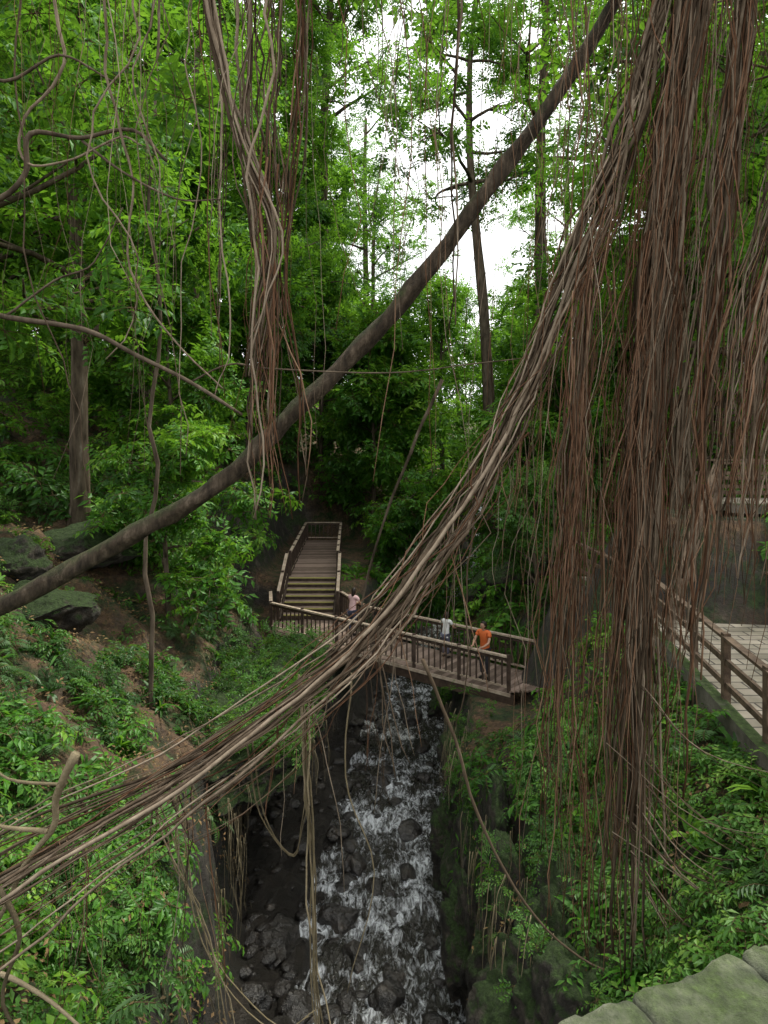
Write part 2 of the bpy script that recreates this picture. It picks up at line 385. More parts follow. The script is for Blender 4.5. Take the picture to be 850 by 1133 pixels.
def make_ng(c):
    ng=bpy.data.node_groups.new('scatter_'+c.name,'GeometryNodeTree')
    ng.interface.new_socket('Geometry',in_out='INPUT',socket_type='NodeSocketGeometry')
    ng.interface.new_socket('Geometry',in_out='OUTPUT',socket_type='NodeSocketGeometry')
    n=ng.nodes; gi=n.new('NodeGroupInput'); go=n.new('NodeGroupOutput')
    ci=n.new('GeometryNodeCollectionInfo'); ci.inputs['Collection'].default_value=c
    ci.inputs['Separate Children'].default_value=True; ci.inputs['Reset Children'].default_value=True
    ins=n.new('GeometryNodeInstanceOnPoints'); ins.inputs['Pick Instance'].default_value=True
    def att(nm,ty):
        q=n.new('GeometryNodeInputNamedAttribute'); q.data_type=ty; q.inputs['Name'].default_value=nm
        return next(o_ for o_ in q.outputs if o_.enabled and o_.name=='Attribute')
    e=n.new('FunctionNodeEulerToRotation')
    L=ng.links.new
    L(gi.outputs[0],ins.inputs['Points']); L(ci.outputs[0],ins.inputs['Instance'])
    L(att('idx','INT'),ins.inputs['Instance Index']); L(att('rot','FLOAT_VECTOR'),e.inputs[0]); L(e.outputs[0],ins.inputs['Rotation'])
    L(att('scl','FLOAT'),ins.inputs['Scale'])
    rl=n.new('GeometryNodeRealizeInstances'); L(ins.outputs[0],rl.inputs[0]); L(rl.outputs[0],go.inputs[0])
    return ng
NG={c.name:make_ng(c) for c in (C_A,C_B,C_E,C_F,C_D,C_L)}
def scatter(name,pts,c,smin,smax,tilt=.5,parent=None,seed=1,normals=None):
    r=random.Random(seed); me=bpy.data.meshes.new(name); me.from_pydata([tuple(p) for p in pts],[],[])
    rot=[];scl=[];idx=[];rn=[]
    for i,p in enumerate(pts):
        if normals is not None:
            q=normals[i].lerp(Vector((0,0,1)),.4).to_track_quat('Z','Y'); e=(q@Matrix.Rotation(r.uniform(0,6.28),3,'Z').to_quaternion()).to_euler(); rot+= [e.x,e.y,e.z]
        else: rot+=[r.gauss(0,tilt),r.gauss(0,tilt),r.uniform(0,6.28)]
        scl.append(r.uniform(smin,smax)); idx.append(r.randrange(12))
        rn.append(.05+.45*r.random()+.4*noise.noise(p*.3)+.2*noise.noise(p*1.1))
    me.attributes.new('rot','FLOAT_VECTOR','POINT').data.foreach_set('vector',rot)
    me.attributes.new('scl','FLOAT','POINT').data.foreach_set('value',scl)
    me.attributes.new('idx','INT','POINT').data.foreach_set('value',idx)
    me.attributes.new('rnd','FLOAT','POINT').data.foreach_set('value',rn)
    ob=bpy.data.objects.new(name,me); COL.objects.link(ob)
    md=ob.modifiers.new('scatter','NODES'); md.node_group=NG[c.name]
    if parent: ob.parent=parent
    return ob

# ------------------------------------------------------------------ trees
def grow(acc,lp,x,y,Ht,r,cr,lo,nl,ncl,rd,lean=(0,0),sig=.15,zb=None,wob=.25,biasx=0,biasy=0):
    z0=(H(x,y) if zb is None else zb)-.3
    pts=[]; ph=rd.uniform(0,9)
    for k in range(10):
        t=k/9; pts.append(Vector((x+lean[0]*t+wob*math.sin(ph+t*5)*t,y+lean[1]*t+wob*math.cos(ph*2+t*4)*t,z0+Ht*t*.94)))
    P=catmull(pts,2); n=len(P)
    tube(acc,P,[r*(1.35 if i==0 else 1)*(1-.72*i/n) for i in range(n)],8,.5,rough=.3)
    ends=[]
    for i in range(nl):
        t=lo+(1-lo)*(i+rd.random()*.8)/nl; f=t*(n-1); b=P[min(n-1,int(f))]
        az=i*2.4+rd.uniform(-.5,.5); el=rd.uniform(.05,.75)+.5*(t-lo)
        L=cr*(1-.45*(t-lo)/(1-lo))*rd.uniform(.7,1.15)
        d=Vector((math.cos(az)*math.cos(el)+biasx,math.sin(az)*math.cos(el)+biasy,math.sin(el)))
        q=b.copy(); lpts=[q.copy()]
        for k in range(6):
            d=(d+Vector((rd.uniform(-.25,.25),rd.uniform(-.25,.25),rd.uniform(-.2,.14)))).normalized(); q=q+d*L/6; lpts.append(q.copy())
        rr=r*.42*(1-.5*t)
        tube(acc,lpts,[rr*(1-.8*k/6)+.012 for k in range(7)],5,.5)
        for s_ in range(4):
            k=rd.randrange(2,6); q=lpts[k].copy(); d2=(d+Vector((rd.uniform(-1,1),rd.uniform(-1,1),rd.uniform(-.4,.7)))).normalized()
            sp=[q.copy()]
            for m_ in range(4): 
                d2=(d2+Vector((rd.uniform(-.25,.25),rd.uniform(-.25,.25),rd.uniform(-.2,.1)))).normalized(); q=q+d2*L*.12; sp.append(q.copy())
            tube(acc,sp,[rr*.35*(1-.2*m_)+.006 for m_ in range(5)],4,.5)
            ends+= [sp[-1],sp[2]]
        ends+=[lpts[-1],lpts[-2],lpts[4]]
    for i in range(ncl):
        e=rd.choice(ends); s_=sig*cr
        lp.append(e+Vector((rd.gauss(0,s_),rd.gauss(0,s_),rd.gauss(0,s_*.6))))
def tree(name,x,y,Ht,r,cr,lo,nl,ncl,seed,c=None,sc=(.8,1.3),**k):
    rd=random.Random(seed); a=Acc(); lp=[]; grow(a,lp,x,y,Ht,r,cr,lo,nl,ncl,rd,**k)
    e=empty(name); a.obj('trunk_and_limbs',M_dbark,e); scatter('crown',lp,c or C_E,*sc,parent=e,seed=seed); return e
tree('jungle_tree',-10.5,13,13,.35,5.5,.35,12,330,101,c=C_A,sc=(.9,1.5),biasx=.35)
tree('jungle_tree',-9,20,18,.3,5.5,.35,14,190,102)
tree('jungle_tree',-14,23,22,.45,6.5,.3,14,220,103)
tree('jungle_tree',-8.5,30.5,21,.35,5.5,.3,14,200,104)
tree('jungle_tree',-12,35,28,.5,7,.3,16,240,105)
tree('jungle_tree',-6,43,28,.4,5.0,.3,14,200,106)
tree('jungle_tree',-9,52,40,.6,8,.35,16,260,107)
tree('tall_rainforest_tree',6.2,40,36,.42,6.5,.66,12,120,108,lean=(-.6,0),wob=.9)
tree('tall_rainforest_tree',10.6,45,42,.55,8,.62,12,190,109,wob=.4)
tree('tall_rainforest_tree',-4,47,40,.5,6.5,.6,14,200,131,wob=.6)
tree('jungle_tree',10.5,24,24,.4,5.5,.35,14,180,110)
tree('jungle_tree',15,30,30,.5,7,.35,14,220,111)
tree('jungle_tree',9.6,33,14,.3,4.0,.3,12,140,112)
tree('jungle_tree',18,42,38,.5,8,.35,14,240,113)
tree('jungle_tree',13.5,17,20,.35,5.5,.4,12,220,114,c=C_A,sc=(.9,1.5))
tree('understory_tree',-6.6,33,10,.13,3.0,.2,12,230,120,c=C_A,sc=(1.1,1.8))
tree('understory_tree',1.2,31,8,.12,2.8,.2,12,230,121,c=C_A,sc=(1.1,1.7))
tree('understory_tree',6.2,30,8,.13,2.8,.2,12,230,122,c=C_A,sc=(1.1,1.7))
tree('understory_tree',-7.6,24.5,8,.13,2.8,.25,12,220,123,c=C_A,sc=(1,1.5))
tree('understory_tree',-5.9,18.5,5.0,.09,2.0,.25,12,190,124,c=C_A,sc=(.7,1.2))
tree('understory_tree',4.9,21.5,4.6,.1,1.9,.2,12,170,125,c=C_B,sc=(.9,1.5))
tree('understory_tree',-9.8,10.5,6,.09,2.4,.3,10,110,126,c=C_A,sc=(.7,1.2))
tree('understory_tree',-.6,37,12,.14,3.4,.15,14,300,127,c=C_A,sc=(1.3,2))
tree('understory_tree',-3.8,41,11,.14,3.6,.15,14,280,133,c=C_A,sc=(1.3,2))
tree('understory_tree',4.3,50,17,.2,4,.2,13,130,128,c=C_E)
tree('understory_tree',8.8,58,19,.2,4.5,.2,13,130,129,c=C_E)
tree('understory_tree',11.5,52,17,.2,4,.2,13,130,130,c=C_E)
a=Acc(); lp=[]; rd=random.Random(55)
def streamx(y): return .5*(ip(y,XL)+ip(y,XR))
cnt=0
while cnt<84:
    y=rd.uniform(27,92); x=rd.uniform(-.85,.85)*y*.95
    ds=abs(x-streamx(y))
    if ds<2.2: continue
    if -7.5<x<.5 and y<42: continue
    Ht=rd.uniform(.5,1)*(14+.36*y)
    if ds<8.5: Ht=min(Ht,rd.uniform(.7,1)*(.23*y+4.5))
    if Ht<5: Ht=5
    grow(a,lp,x,y,Ht,.1+.011*Ht,max(2.4,Ht*.27),.22,9,int(40+Ht*3.2),rd,sig=.2)
    cnt+=1
e=empty('forest'); a.obj('trunks',M_dbark,e); scatter('canopy',lp,C_E,.9,1.7,parent=e,seed=9)

# ------------------------------------------------------------------ undergrowth
def nrm(x,y):
    e=.12; return Vector((H(x-e,y)-H(x+e,y),H(x,y-e)-H(x,y+e),2*e)).normalized()
def onpath(x,y,m=.2):
    for A,B,za,zb,hw,mode in PATHS:
        A=Vector(A);B=Vector(B); ab=B-A; t=max(0,min(1,(Vector((x,y))-A).dot(ab)/ab.length_squared))
        if (Vector((x,y))-(A+ab*t)).length<hw+m: return True
    return False
def under(name,n,c,sc,xr,yr,seed,lift=.1,thr=-.2,fr=.45,off=0,pm=.2,pw=1.3,bare=True):
    r=random.Random(seed); pts=[];nn=[]; tries=0
    while len(pts)<n and tries<n*12:
        tries+=1; y=yr[0]+(yr[1]-yr[0])*r.random()**pw; x=r.uniform(*xr)
        if abs(x)>y*.75+2: continue
        l=ip(y,XL); rr=ip(y,XR)
        if l-.05<x<rr+.1: continue
        if 14<y<21 and x>-3.9 and x<0: continue
        if bare and y<20:
            if 0<x-rr<1.1 and r.random()<.65: continue         # steep rock face on the right
            if -10.5<x<-5.8 and 12.5<y<20 and r.random()<.85: continue   # bare earthen slope
            if 0<l-x<.8 and r.random()<.5: continue
            if x<0 and noise.noise(Vector((x*.8,y*.8,41)))>.12 and r.random()<.85: continue  # soil patches
        if onpath(x,y,pm): continue
        if noise.noise(Vector((x*fr,y*fr,seed)))<thr: continue
        z=H(x,y)
        if z<.9+off: continue
        q=nrm(x,y); pts.append(Vector((x,y,z))+q*r.uniform(0,lift)); nn.append(q)
    return scatter(name,pts,c,*sc,normals=nn,seed=seed)
under('undergrowth_shrubs',1700,C_B,(.5,1.15),(-13,12),(4,24),201,lift=.35,thr=.0)
under('undergrowth_broadleaf',700,C_A,(.4,.85),(-13,12),(4,24),202,lift=.5,thr=.07,fr=.35)
under('undergrowth_shrubs_back',1500,C_A,(.9,1.7),(-25,28),(20,48),203,lift=1.4,thr=-.25,pm=.7)
under('forest_floor_bushes',1000,C_E,(1.0,2.2),(-60,60),(38,95),213,lift=2.5,thr=-.4,pm=1,pw=1)
under('hillside_shrubs',260,C_A,(.7,1.3),(8,17),(9,16),214,lift=.6,thr=-.6,pm=.1,pw=1,bare=False)
under('ferns',170,C_F,(.4,.9),(-10,9),(6,26),204,lift=.05,thr=.05)
under('blade_plants',460,C_D,(.5,1.2),(-10,9),(4,26),205,lift=.05,thr=-.05)
under('leaf_litter',1200,C_L,(.6,1.2),(-13,10),(4,28),206,lift=.02,thr=-.5,bare=False)
r=random.Random(77); pts=[]
for i in range(330): pts.append(Vector((r.uniform(-4.7,-1.6),r.uniform(13.4,20.8),r.uniform(3.5,4.05))))
scatter('overhang_plants',pts,C_B,.5,1.1,seed=5)
pts=[]
for i in range(110):
    y=r.uniform(7.5,19); x=ip(y,XR)+r.uniform(.05,1.2); pts.append(Vector((x,y,r.uniform(1.9,3.3)+(1.2 if y<10 else 0))))
scatter('cliff_plants',pts,C_B,.3,.7,seed=6)
pts=[Vector((r.uniform(-4.6,-2.2),r.uniform(5,8.5),0)) for i in range(110)]
pts=[Vector((p.x,p.y,H(p.x,p.y)+r.uniform(.05,.35))) for p in pts]
scatter('foreground_shrubs',pts,C_B,.4,.85,seed=8)
pts=[Vector((x,y,H(x,y)+.15)) for x,y in [(-3.2,5.6),(-3.6,5.1),(-2.7,6.4)]]
scatter('foreground_ferns',pts,C_F,.8,1.2,tilt=.2,seed=18)

# ------------------------------------------------------------------ footbridge
M_dark=surf('dark_timber',[(.3,(.028,.018,.012)),(.7,(.08,.053,.038))],scale=6,bump=.3,rough=.6)
M_pale=surf('weathered_rail',[(.3,(.24,.18,.13)),(.7,(.5,.41,.32))],scale=6,bump=.3)
M_deck=surf('deck_planks',[(.3,(.12,.085,.065)),(.7,(.28,.205,.165))],scale=3,bump=.4,attr=True)
M_yel=plain('yellow_nosing',(.42,.38,.14))
rb=random.Random(4)
def deck(acc,A,B,w,step=.15,drop=0,th=.04):
    A=Vector(A);B=Vector(B);L=(B-A).length;d=(B-A)/L; s=Vector((d.y,-d.x,0)).normalized(); n=int(L/step)
    for i in range(n):
        c=A+d*(i+.5)*step; beam(acc,c-s*w/2,c+s*w/2,step*.93,th,rb.random(),2)
def railing(acc,A,B,h=.95,post=1.5,bal=.2,top=1,rails=None,bmi=0,skip=False):
    A=Vector(A);B=Vector(B);L=(B-A).length; n=max(1,round(L/post)); u=Vector((0,0,1))
    for i in range(1 if skip else 0,n+1):
        p=A.lerp(B,i/n); beam(acc,p-u*.12,p+u*(h+.06),.1,.1,.3,bmi)
    beam(acc,A+u*h,B+u*h,.12,.045,.6,top); 
    if rails:
        for q in rails: beam(acc,A+u*q,B+u*q,.05,.09,.5,bmi)
    else:
        beam(acc,A+u*.13,B+u*.13,.05,.05,.5,top); beam(acc,A+u*(h-.09),B+u*(h-.09),.045,.06,.5,0)
        m_=int(L/bal)
        for i in range(1,m_): 
            p=A.lerp(B,i/m_); beam(acc,p+u*.15,p+u*(h-.1),.045,.05,.4,bmi)
a=Acc()
mid=BW/2
deck(a,bp_(-.6,mid,2.98),bp_(BL,mid,2.98),BW)
for p_ in (.02,BW-.02,BW/2): beam(a,bp_(-.6,p_,2.8),bp_(BL+.2,p_,2.8),.14,.3,.4,0)
for p_ in (-.06,): beam(a,bp_(-.7,p_,2.95),bp_(BL+.1,p_,2.95),.03,.09,.6,1)
railing(a,bp_(-.6,.03),bp_(BL,.03)); railing(a,bp_(2.3,BW-.03),bp_(BL,BW-.03))
L0=bp_(-.6,0.03); 
beam(a,(-4.2,25.55,2.93),(-1.5,25.55,2.93),2.4,.05,.4,2)
railing(a,L0,(-4.35,26.0,3),skip=True); railing(a,bp_(2.3,BW-.03),(-1.65,26.0,3),skip=True)
ns=7
for i in range(ns):
    z=3+1.2*(i+1)/ns; y=25.6+.3*i
    beam(a,(-3.85,y+.155,z-.02),(-1.95,y+.155,z-.02),.29,.05,.5,2)
    beam(a,(-3.85,y+.02,z-.12),(-1.95,y+.02,z-.12),.03,.13,.4,0)
    beam(a,(-3.84,y-.012,z-.02),(-1.96,y-.012,z-.02),.04,.045,.5,3)
for x in (-3.9,-1.9):
    beam(a,(x,25.5,2.95),(x,27.8,4.1),.06,.28,.4,0)
railing(a,(-4.0,25.6,3.05),(-3.95,27.6,4.2)); railing(a,(-1.75,25.6,3.05),(-1.8,27.6,4.2))
deck(a,(-2.87,27.7,4.18),(-3.3,37,4.18),1.9)
for x in (-.9,.9): beam(a,(-2.87+x,27.75,4.02),(-3.3+x,37,4.02),.12,.24,.4,0)
railing(a,(-3.85,27.8,4.2),(-4.25,37,4.2)); railing(a,(-1.9,27.8,4.2),(-2.35,37,4.2)); railing(a,(-4.2,37.1,4.2),(-2.4,37.1,4.2))
for (x,y) in [(-2.05,28),(-3.7,28),(-2.2,32),(-4,32),(-2.4,36.6),(-4.1,36.6)]: beam(a,(x,y,0),(x,y,3.95),.16,.16,.3,0)
for al in (1.0,7.8):
    for p_ in (.1,BW-.1):
        q=bp_(al,p_,2.7); beam(a,(q.x,q.y,H(q.x,q.y)-.5),q,.18,.18,.3,0)
a.obj('wooden_footbridge',[M_dark,M_pale,M_deck,M_yel],smooth=False)
a=Acc()
q=bp_(BL+.05,mid,2.99); deck(a,q,(6.3,16.6,4.0),1.8)
railing(a,bp_(BL+.1,BW,3.0),(6.9,17.4,4.0),rails=(.35,.65)); a.obj('boardwalk_ramp',[M_dark,M_pale,M_deck,M_yel],smooth=False)

# ------------------------------------------------------------------ paved walkway right
m,nt,o=nodes('pavers'); tc=N(nt,'ShaderNodeNewGeometry'); bk=N(nt,'ShaderNodeTexBrick')
bk.inputs['Color1'].default_value=(.25,.22,.17,1); bk.inputs['Color2'].default_value=(.4,.35,.28,1); bk.inputs['Mortar'].default_value=(.06,.05,.04,1)
bk.inputs['Scale'].default_value=1; bk.inputs['Brick Width'].default_value=.5; bk.inputs['Row Height'].default_value=.28; bk.inputs['Mortar Size'].default_value=.018
nt.links.new(tc.outputs['Position'],bk.inputs['Vector'])
c=mix(nt,.7,bk.outputs['Color'],ramp(nt,[(.35,(.35,.37,.3)),(.65,(1,1,1))],noise_n(nt,1.5,8,tc.outputs['Position'])),'MULTIPLY')
p=N(nt,'ShaderNodeBsdfPrincipled'); nt.links.new(c,p.inputs['Base Color']); p.inputs['Roughness'].default_value=.8
bp=N(nt,'ShaderNodeBump'); bp.inputs['Strength'].default_value=.6; bp.inputs['Distance'].default_value=.02; nt.links.new(bk.outputs['Color'],bp.inputs['Height']); nt.links.new(bp.outputs[0],p.inputs['Normal'])
nt.links.new(p.outputs[0],o.inputs[0]); M_pave=m
M_conc=surf('old_concrete',[(.3,(.06,.055,.045)),(.7,(.2,.18,.15))],scale=2,bump=.5,moss=((.05,.08,.02),.55,.8,1.5))
le=[(4.3,4),(4.86,8.57),(5.6,14.3),(5.3,19)]; re=[(7.2,4),(7.7,8.57),(8.3,14.3),(8.0,19)]
def slab(acc,le,re,z,th):
    v=[]
    for (l,r_) in zip(le,re):
        for zz in (z,z-th): v+= [(l[0],l[1],zz),(r_[0],r_[1],zz)]
    f=[];n=len(le)
    for i in range(n-1):
        b=i*4;c_=b+4; f+=[(b,b+1,c_+1,c_),(b+2,c_+2,c_+3,b+3),(b,c_,c_+2,b+2),(b+1,b+3,c_+3,c_+1)]
    f+=[(0,2,3,1),(n*4-4,n*4-3,n*4-1,n*4-2)]
    acc.add([Vector(q) for q in v],f)
e=empty('paved_walkway'); a=Acc(); slab(a,le,re,6.0,.12); a.obj('pavers',M_pave,e,smooth=False)
a=Acc()
for i in range(3):
    A_=Vector((*le[i],5.9-.004*i));B_=Vector((*le[i+1],5.9-.004*i)); beam(a,A_+Vector((-.1,0,0)),B_+Vector((-.1,0,0)),.18,.4)
a.obj('kerb',M_conc,e,smooth=False)
M_brown=surf('railing_timber',[(.3,(.06,.04,.027)),(.7,(.17,.12,.08))],scale=6,bump=.3)
a=Acc()
for i in range(3): railing(a,(*le[i],6),(*le[i+1],6),h=1.0,post=1.6,rails=(.3,.65),top=0,skip=i>0)
for i in range(3): railing(a,(*re[i],6),(*re[i+1],6),h=1.0,post=1.6,rails=(.3,.65),top=0,skip=i>0)
a.obj('walkway_railing',[M_brown,M_brown],smooth=False)
e=empty('upper_walkway'); a=Acc(); slab(a,[(8.2,16.2),(17,15)],[(8.3,18.2),(17,17)],8.3,.15); a.obj('pavers',M_pave,e,smooth=False)
a=Acc(); 
for i in range(8):
    z=6+.29*(i+1); beam(a,(7.4+.12*i+.0,15.2+.16*i,z-.1),(8.9+.1*i,14.6+.16*i,z-.1),.34,.2)
a.obj('steps',M_conc,e,smooth=False)
a=Acc(); railing(a,(8.0,16.2,8.3),(17,15,8.3),h=1,post=1.5,rails=(.3,.65)); railing(a,(6.2,14.2,6.2),(7.9,16.1,8.3),h=1,post=1.2,rails=(.3,.65)); railing(a,(8.3,18.2,8.3),(17,17,8.3),h=1,post=1.5,rails=(.3,.65))
a.obj('railing',[M_brown,M_brown],e,smooth=False)

# ------------------------------------------------------------------ stone parapet in the near right corner
M_stone=surf('mossy_stone_block',[(.28,(.035,.042,.026)),(.45,(.11,.125,.08)),(.6,(.2,.215,.145)),(.75,(.34,.35,.27))],scale=11,det=8,bump=1,bscale=34,moss=((.085,.13,.035),.7,.98,6.0))
e=empty('stone_parapet_wall')
def block(name,c,sz,rot,seed,bev=.03):
    bm=bmesh.new(); bmesh.ops.create_cube(bm,size=1)
    for v in bm.verts: v.co=Vector((v.co.x*sz[0],v.co.y*sz[1],v.co.z*sz[2]))
    bmesh.ops.bevel(bm,geom=bm.edges[:],offset=bev,segments=3,affect='EDGES',profile=.5)
    bmesh.ops.subdivide_edges(bm,edges=[e_ for e_ in bm.edges if e_.calc_length()>.12],cuts=14,use_grid_fill=True)
    for v in bm.verts: v.co+=Vector((.6,.6,1))*.014*noise.fractal(v.co*7+Vector((seed*3,0,0)),.7,2.1,5)+v.co.normalized()*.016*noise.noise(v.co*3+Vector((0,seed,0)))
    me=bpy.data.meshes.new(name); bm.to_mesh(me); bm.free(); me.materials.append(M_stone)
    me.polygons.foreach_set('use_smooth',[True]*len(me.polygons))
    ob=bpy.data.objects.new(name,me); COL.objects.link(ob); ob.location=c; ob.rotation_euler=(0,0,rot); ob.parent=e
ang=math.atan2(.3,.76); dx,dy=math.cos(ang),math.sin(ang)
for j in range(4):
    for i in range(-3,8):
        t=.12+i*.395+(.2 if j%2 else 0)
        cx=.36+dx*t+dy*.27; cy=1.69+dy*t-dx*.27
        block('coping' if j==0 else 'block',(cx,cy,8.405-j*.3 - (0.02 if j else 0)),(.395,.56 if j==0 else .46,.2 if j==0 else .29),ang+random.uniform(-.02,.02),i+j*9)

# ------------------------------------------------------------------ roots, vines
rr=random.Random(12)
def strandpts(path,off,seedv,wob,t0=0,t1=1,step=5):
    P=catmull(path,step); n=len(P); i0=int(t0*(n-1)); i1=max(i0+3,int(t1*(n-1)))
    out=[]
    for i in range(i0,min(i1,n-1)+1):
        p=P[i]; w=Vector((noise.noise(Vector((p.z*.7+p.x*.4,seedv,0))),noise.noise(Vector((p.z*.7+p.x*.4,seedv,7))),noise.noise(Vector((p.z*.5,seedv,3)))*.4))*wob
        w+=Vector((noise.noise(Vector((p.z*2.9+p.x*2,seedv,0))),noise.noise(Vector((p.z*2.9,seedv,9))),0))*wob*.28
        out.append((i/(n-1),p+w))
    return [(t,p+off(t)) for t,p in out]
def bundle(acc,path,spread,n,rad,wob=.12,t0=(0,0),t1=(1,1),twist=2.5,tint=(0,1),mi=None,flat=1.0):
    for s_ in range(n):
        a0=rr.uniform(0,6.28); q=math.sqrt(rr.random()); tw=rr.uniform(-twist,twist); sd=rr.uniform(0,500)
        def off(t):
            sp=float(np.interp(t,[k/(len(spread)-1) for k in range(len(spread))],spread))*q
            return Vector((math.cos(a0+tw*t)*sp,math.sin(a0+tw*t)*sp*flat,math.sin(a0*2+tw*t)*sp*.6 if abs(path[0][0]-path[-1][0])>3 else 0))
        pp=strandpts(path,off,sd,wob*rr.uniform(.5,1.3),rr.uniform(*t0),rr.uniform(*t1))
        r0=rad[0]+(rad[1]-rad[0])*rr.random()**2.2
        m_=len(pp); tube(acc,[p for _,p in pp],[max(.0025,r0*(1-.55*(k/m_))*(1+.18*noise.noise(Vector((k*.7,sd,1))))) for k in range(m_)],5,rr.uniform(*tint),0 if mi is None else (mi if not callable(mi) else mi()))
def Q(y,pts): return [Vector((x,(y if len(t)==0 else t[0]),z)) for (x,z,*t) in pts]
e=empty('banyan_tree'); a=Acc()
tube(a,catmull([(7.6,4.2,4.5),(7.5,4.6,8),(7.0,5.2,12),(6.2,6.2,15.2)],5),[.7-.02*i for i in range(16)],12,.5,rough=.4)
tube(a,catmull([(6.6,6.0,14.6),(4.5,7.2,15.6),(2.5,7.6,15.7),(0,7.6,15.9),(-2.5,7.3,15.8),(-5,6.8,16.3)],5),[.38-.01*i for i in range(26)],10,.5,rough=.4)
tube(a,catmull([(6.4,6.0,14.0),(5.2,6.8,14.8),(4.3,7.0,15.3)],5),[.25-.01*i for i in range(11)],10,.5,rough=.4)
a.obj('trunk_and_limbs',M_bark,e)
A_=Q(7.5,[(3.5,15.6),(3.42,14.8),(3.2,13.3),(2.98,11.3),(2.82,8.8),(2.72,6.3),(2.68,3.7)])
a=Acc()
bundle(a,A_,[.15,.17,.17,.19,.22,.3,.4],85,(.008,.026),wob=.14,mi=0,t1=(.7,1))
bundle(a,A_,[.1,.1,.1,.11,.13,.18,.26],15,(.03,.055),wob=.08,mi=0,t1=(.75,1),tint=(.1,.5))
bundle(a,A_,[.12,.18,.25,.32,.4,.46,.5],85,(.004,.013),wob=.28,t0=(.1,.5),t1=(.7,1),mi=1,twist=1.2)
a.obj('hanging_aerial_roots',[M_root,M_rootred])
B_=Q(7.3,[(2.5,12.6),(2.25,11.8),(2.08,9.8),(1.98,7.8),(1.95,6.2),(1.98,4.0)])
a=Acc(); bundle(a,B_,[.05,.08,.14,.2,.25,.3],70,(.004,.017),wob=.22,t0=(0,.45),t1=(.5,1),mi=lambda:rr.choice((0,1,1)),twist=1)
a.obj('hanging_aerial_roots',[M_root,M_rootred])
C_=Q(7.6,[(4.2,15.4),(4.05,14.8),(3.75,12.3),(3.52,10.3),(3.36,8.4),(3.25,7.0),(3.2,5.2)])
a=Acc(); bundle(a,C_,[.05,.07,.11,.17,.2,.22,.24],44,(.006,.026),wob=.2,t0=(0,.1),t1=(.45,.95),mi=lambda:rr.choice((0,0,1)),twist=1.5)
a.obj('hanging_aerial_roots',[M_root,M_rootred])
D_=Q(6.6,[(4.3,15.2),(4.25,13.6),(3.95,12.2),(3.72,11.2),(3.55,10.2),(3.45,9.2),(3.35,8.2)])
a=Acc(); bundle(a,D_,[.16,.2,.26,.3,.26,.2,.16],80,(.006,.022),wob=.18,t0=(0,.1),t1=(.6,.97),mi=lambda:rr.choice((0,0,0,1)),twist=1)
bundle(a,D_,[.18,.22,.27,.32,.3,.28,.28],28,(.004,.012),wob=.25,t0=(0,.3),t1=(.7,1),mi=1,twist=1)
a.obj('hanging_aerial_roots',[M_root,M_rootred])
a=Acc()
for i in range(115):
    x=rr.uniform(1.7,4.4); y=rr.uniform(6.6,8.3); zt=15.6 if rr.random()<.7 else rr.uniform(11,14); zb=rr.choice((rr.uniform(4.2,6),rr.uniform(5.5,8),rr.uniform(7,10)))
    if x>3.2: zb=max(zb,rr.uniform(7.6,9))
    xb=x-rr.uniform(.1,.6); x0=x+.3
    k=[(x0,y,zt),(x*.6+x0*.4,y,zt*.7+zb*.3),(x*.5+xb*.5,y+rr.uniform(-.1,.1),zt*.35+zb*.65),(xb,y,zb)]
    bundle(a,k,[.02,.03,.05],rr.choice((1,1,2)),(.003,.010),wob=.32,mi=rr.choice((0,1)),twist=3)
for i in range(20):
    z=rr.uniform(5.0,7.4); bundle(a,[(2.6+rr.uniform(-.2,.2),7.3,z),(3.3,7.1,z-rr.uniform(.5,.8)),(4.6,7.3,z-rr.uniform(.8,1.6))],[.03,.03],1,(.005,.011),wob=.12,mi=0)
for i in range(64):
    x=rr.uniform(-4.2,2.4); y=rr.uniform(6.8,8.0); zb=rr.uniform(9.4,13.6)
    bundle(a,[(x,y,15.8),(x+rr.uniform(-.15,.15),y,(15.8+zb)/2+.5),(x+rr.uniform(-.3,.3),y,zb)],[.01,.03],rr.choice((1,1,2)),(.003,.009),wob=.3,mi=rr.choice((0,0,1)),twist=3)
a.obj('hanging_aerial_roots',[M_root,M_rootred])
G=[(3.25,7.5,15.6),(3.1,7.5,14.8),(2.75,7.5,13.5),(2.25,7.5,12.2),(1.8,7.45,11.1),(1.31,7.3,10.0),(.7,7.0,9.02),(-.04,6.6,8.15),(-.79,6.2,7.6),(-1.74,5.8,7.06),(-2.53,5.5,6.72),(-3.1,5.3,6.45),(-4.0,5.0,6.1),(-5.2,4.8,5.6)]
G=[Vector(p) for p in G]
a=Acc(); bundle(a,G,[.10,.12,.15,.17,.16,.14,.14,.2,.28,.38,.5,.58,.66,.74],24,(.01,.03),wob=.18,twist=3,mi=0)
bundle(a,G,[.12,.16,.2,.22,.22,.2,.2,.28,.36,.46,.58,.66,.7,.74],26,(.004,.013),wob=.34,t0=(0,.5),t1=(.6,1),twist=3,mi=lambda:rr.choice((0,0,1)))
for i in range(48):
    g_=G[rr.randrange(4,11)]+Vector((rr.uniform(-.2,.2),rr.uniform(-.1,.1),-.05)); L=rr.uniform(.4,1.9); sx_=rr.uniform(-.3,.25)
    bundle(a,[g_,g_+Vector((sx_*.3,0,-L*.4)),g_+Vector((sx_,0,-L))],[.02,.04],rr.choice((1,2)),(.003,.009),wob=.18,mi=rr.choice((0,1)))
a.obj('diagonal_root_bundle',[M_root,M_rootred])
a=Acc()
Fp=Q(7.5,[(-1.45,15.9),(-1.4,14.8),(-1.38,13.3),(-1.28,11.8),(-1.33,10.3),(-1.25,8.8)])
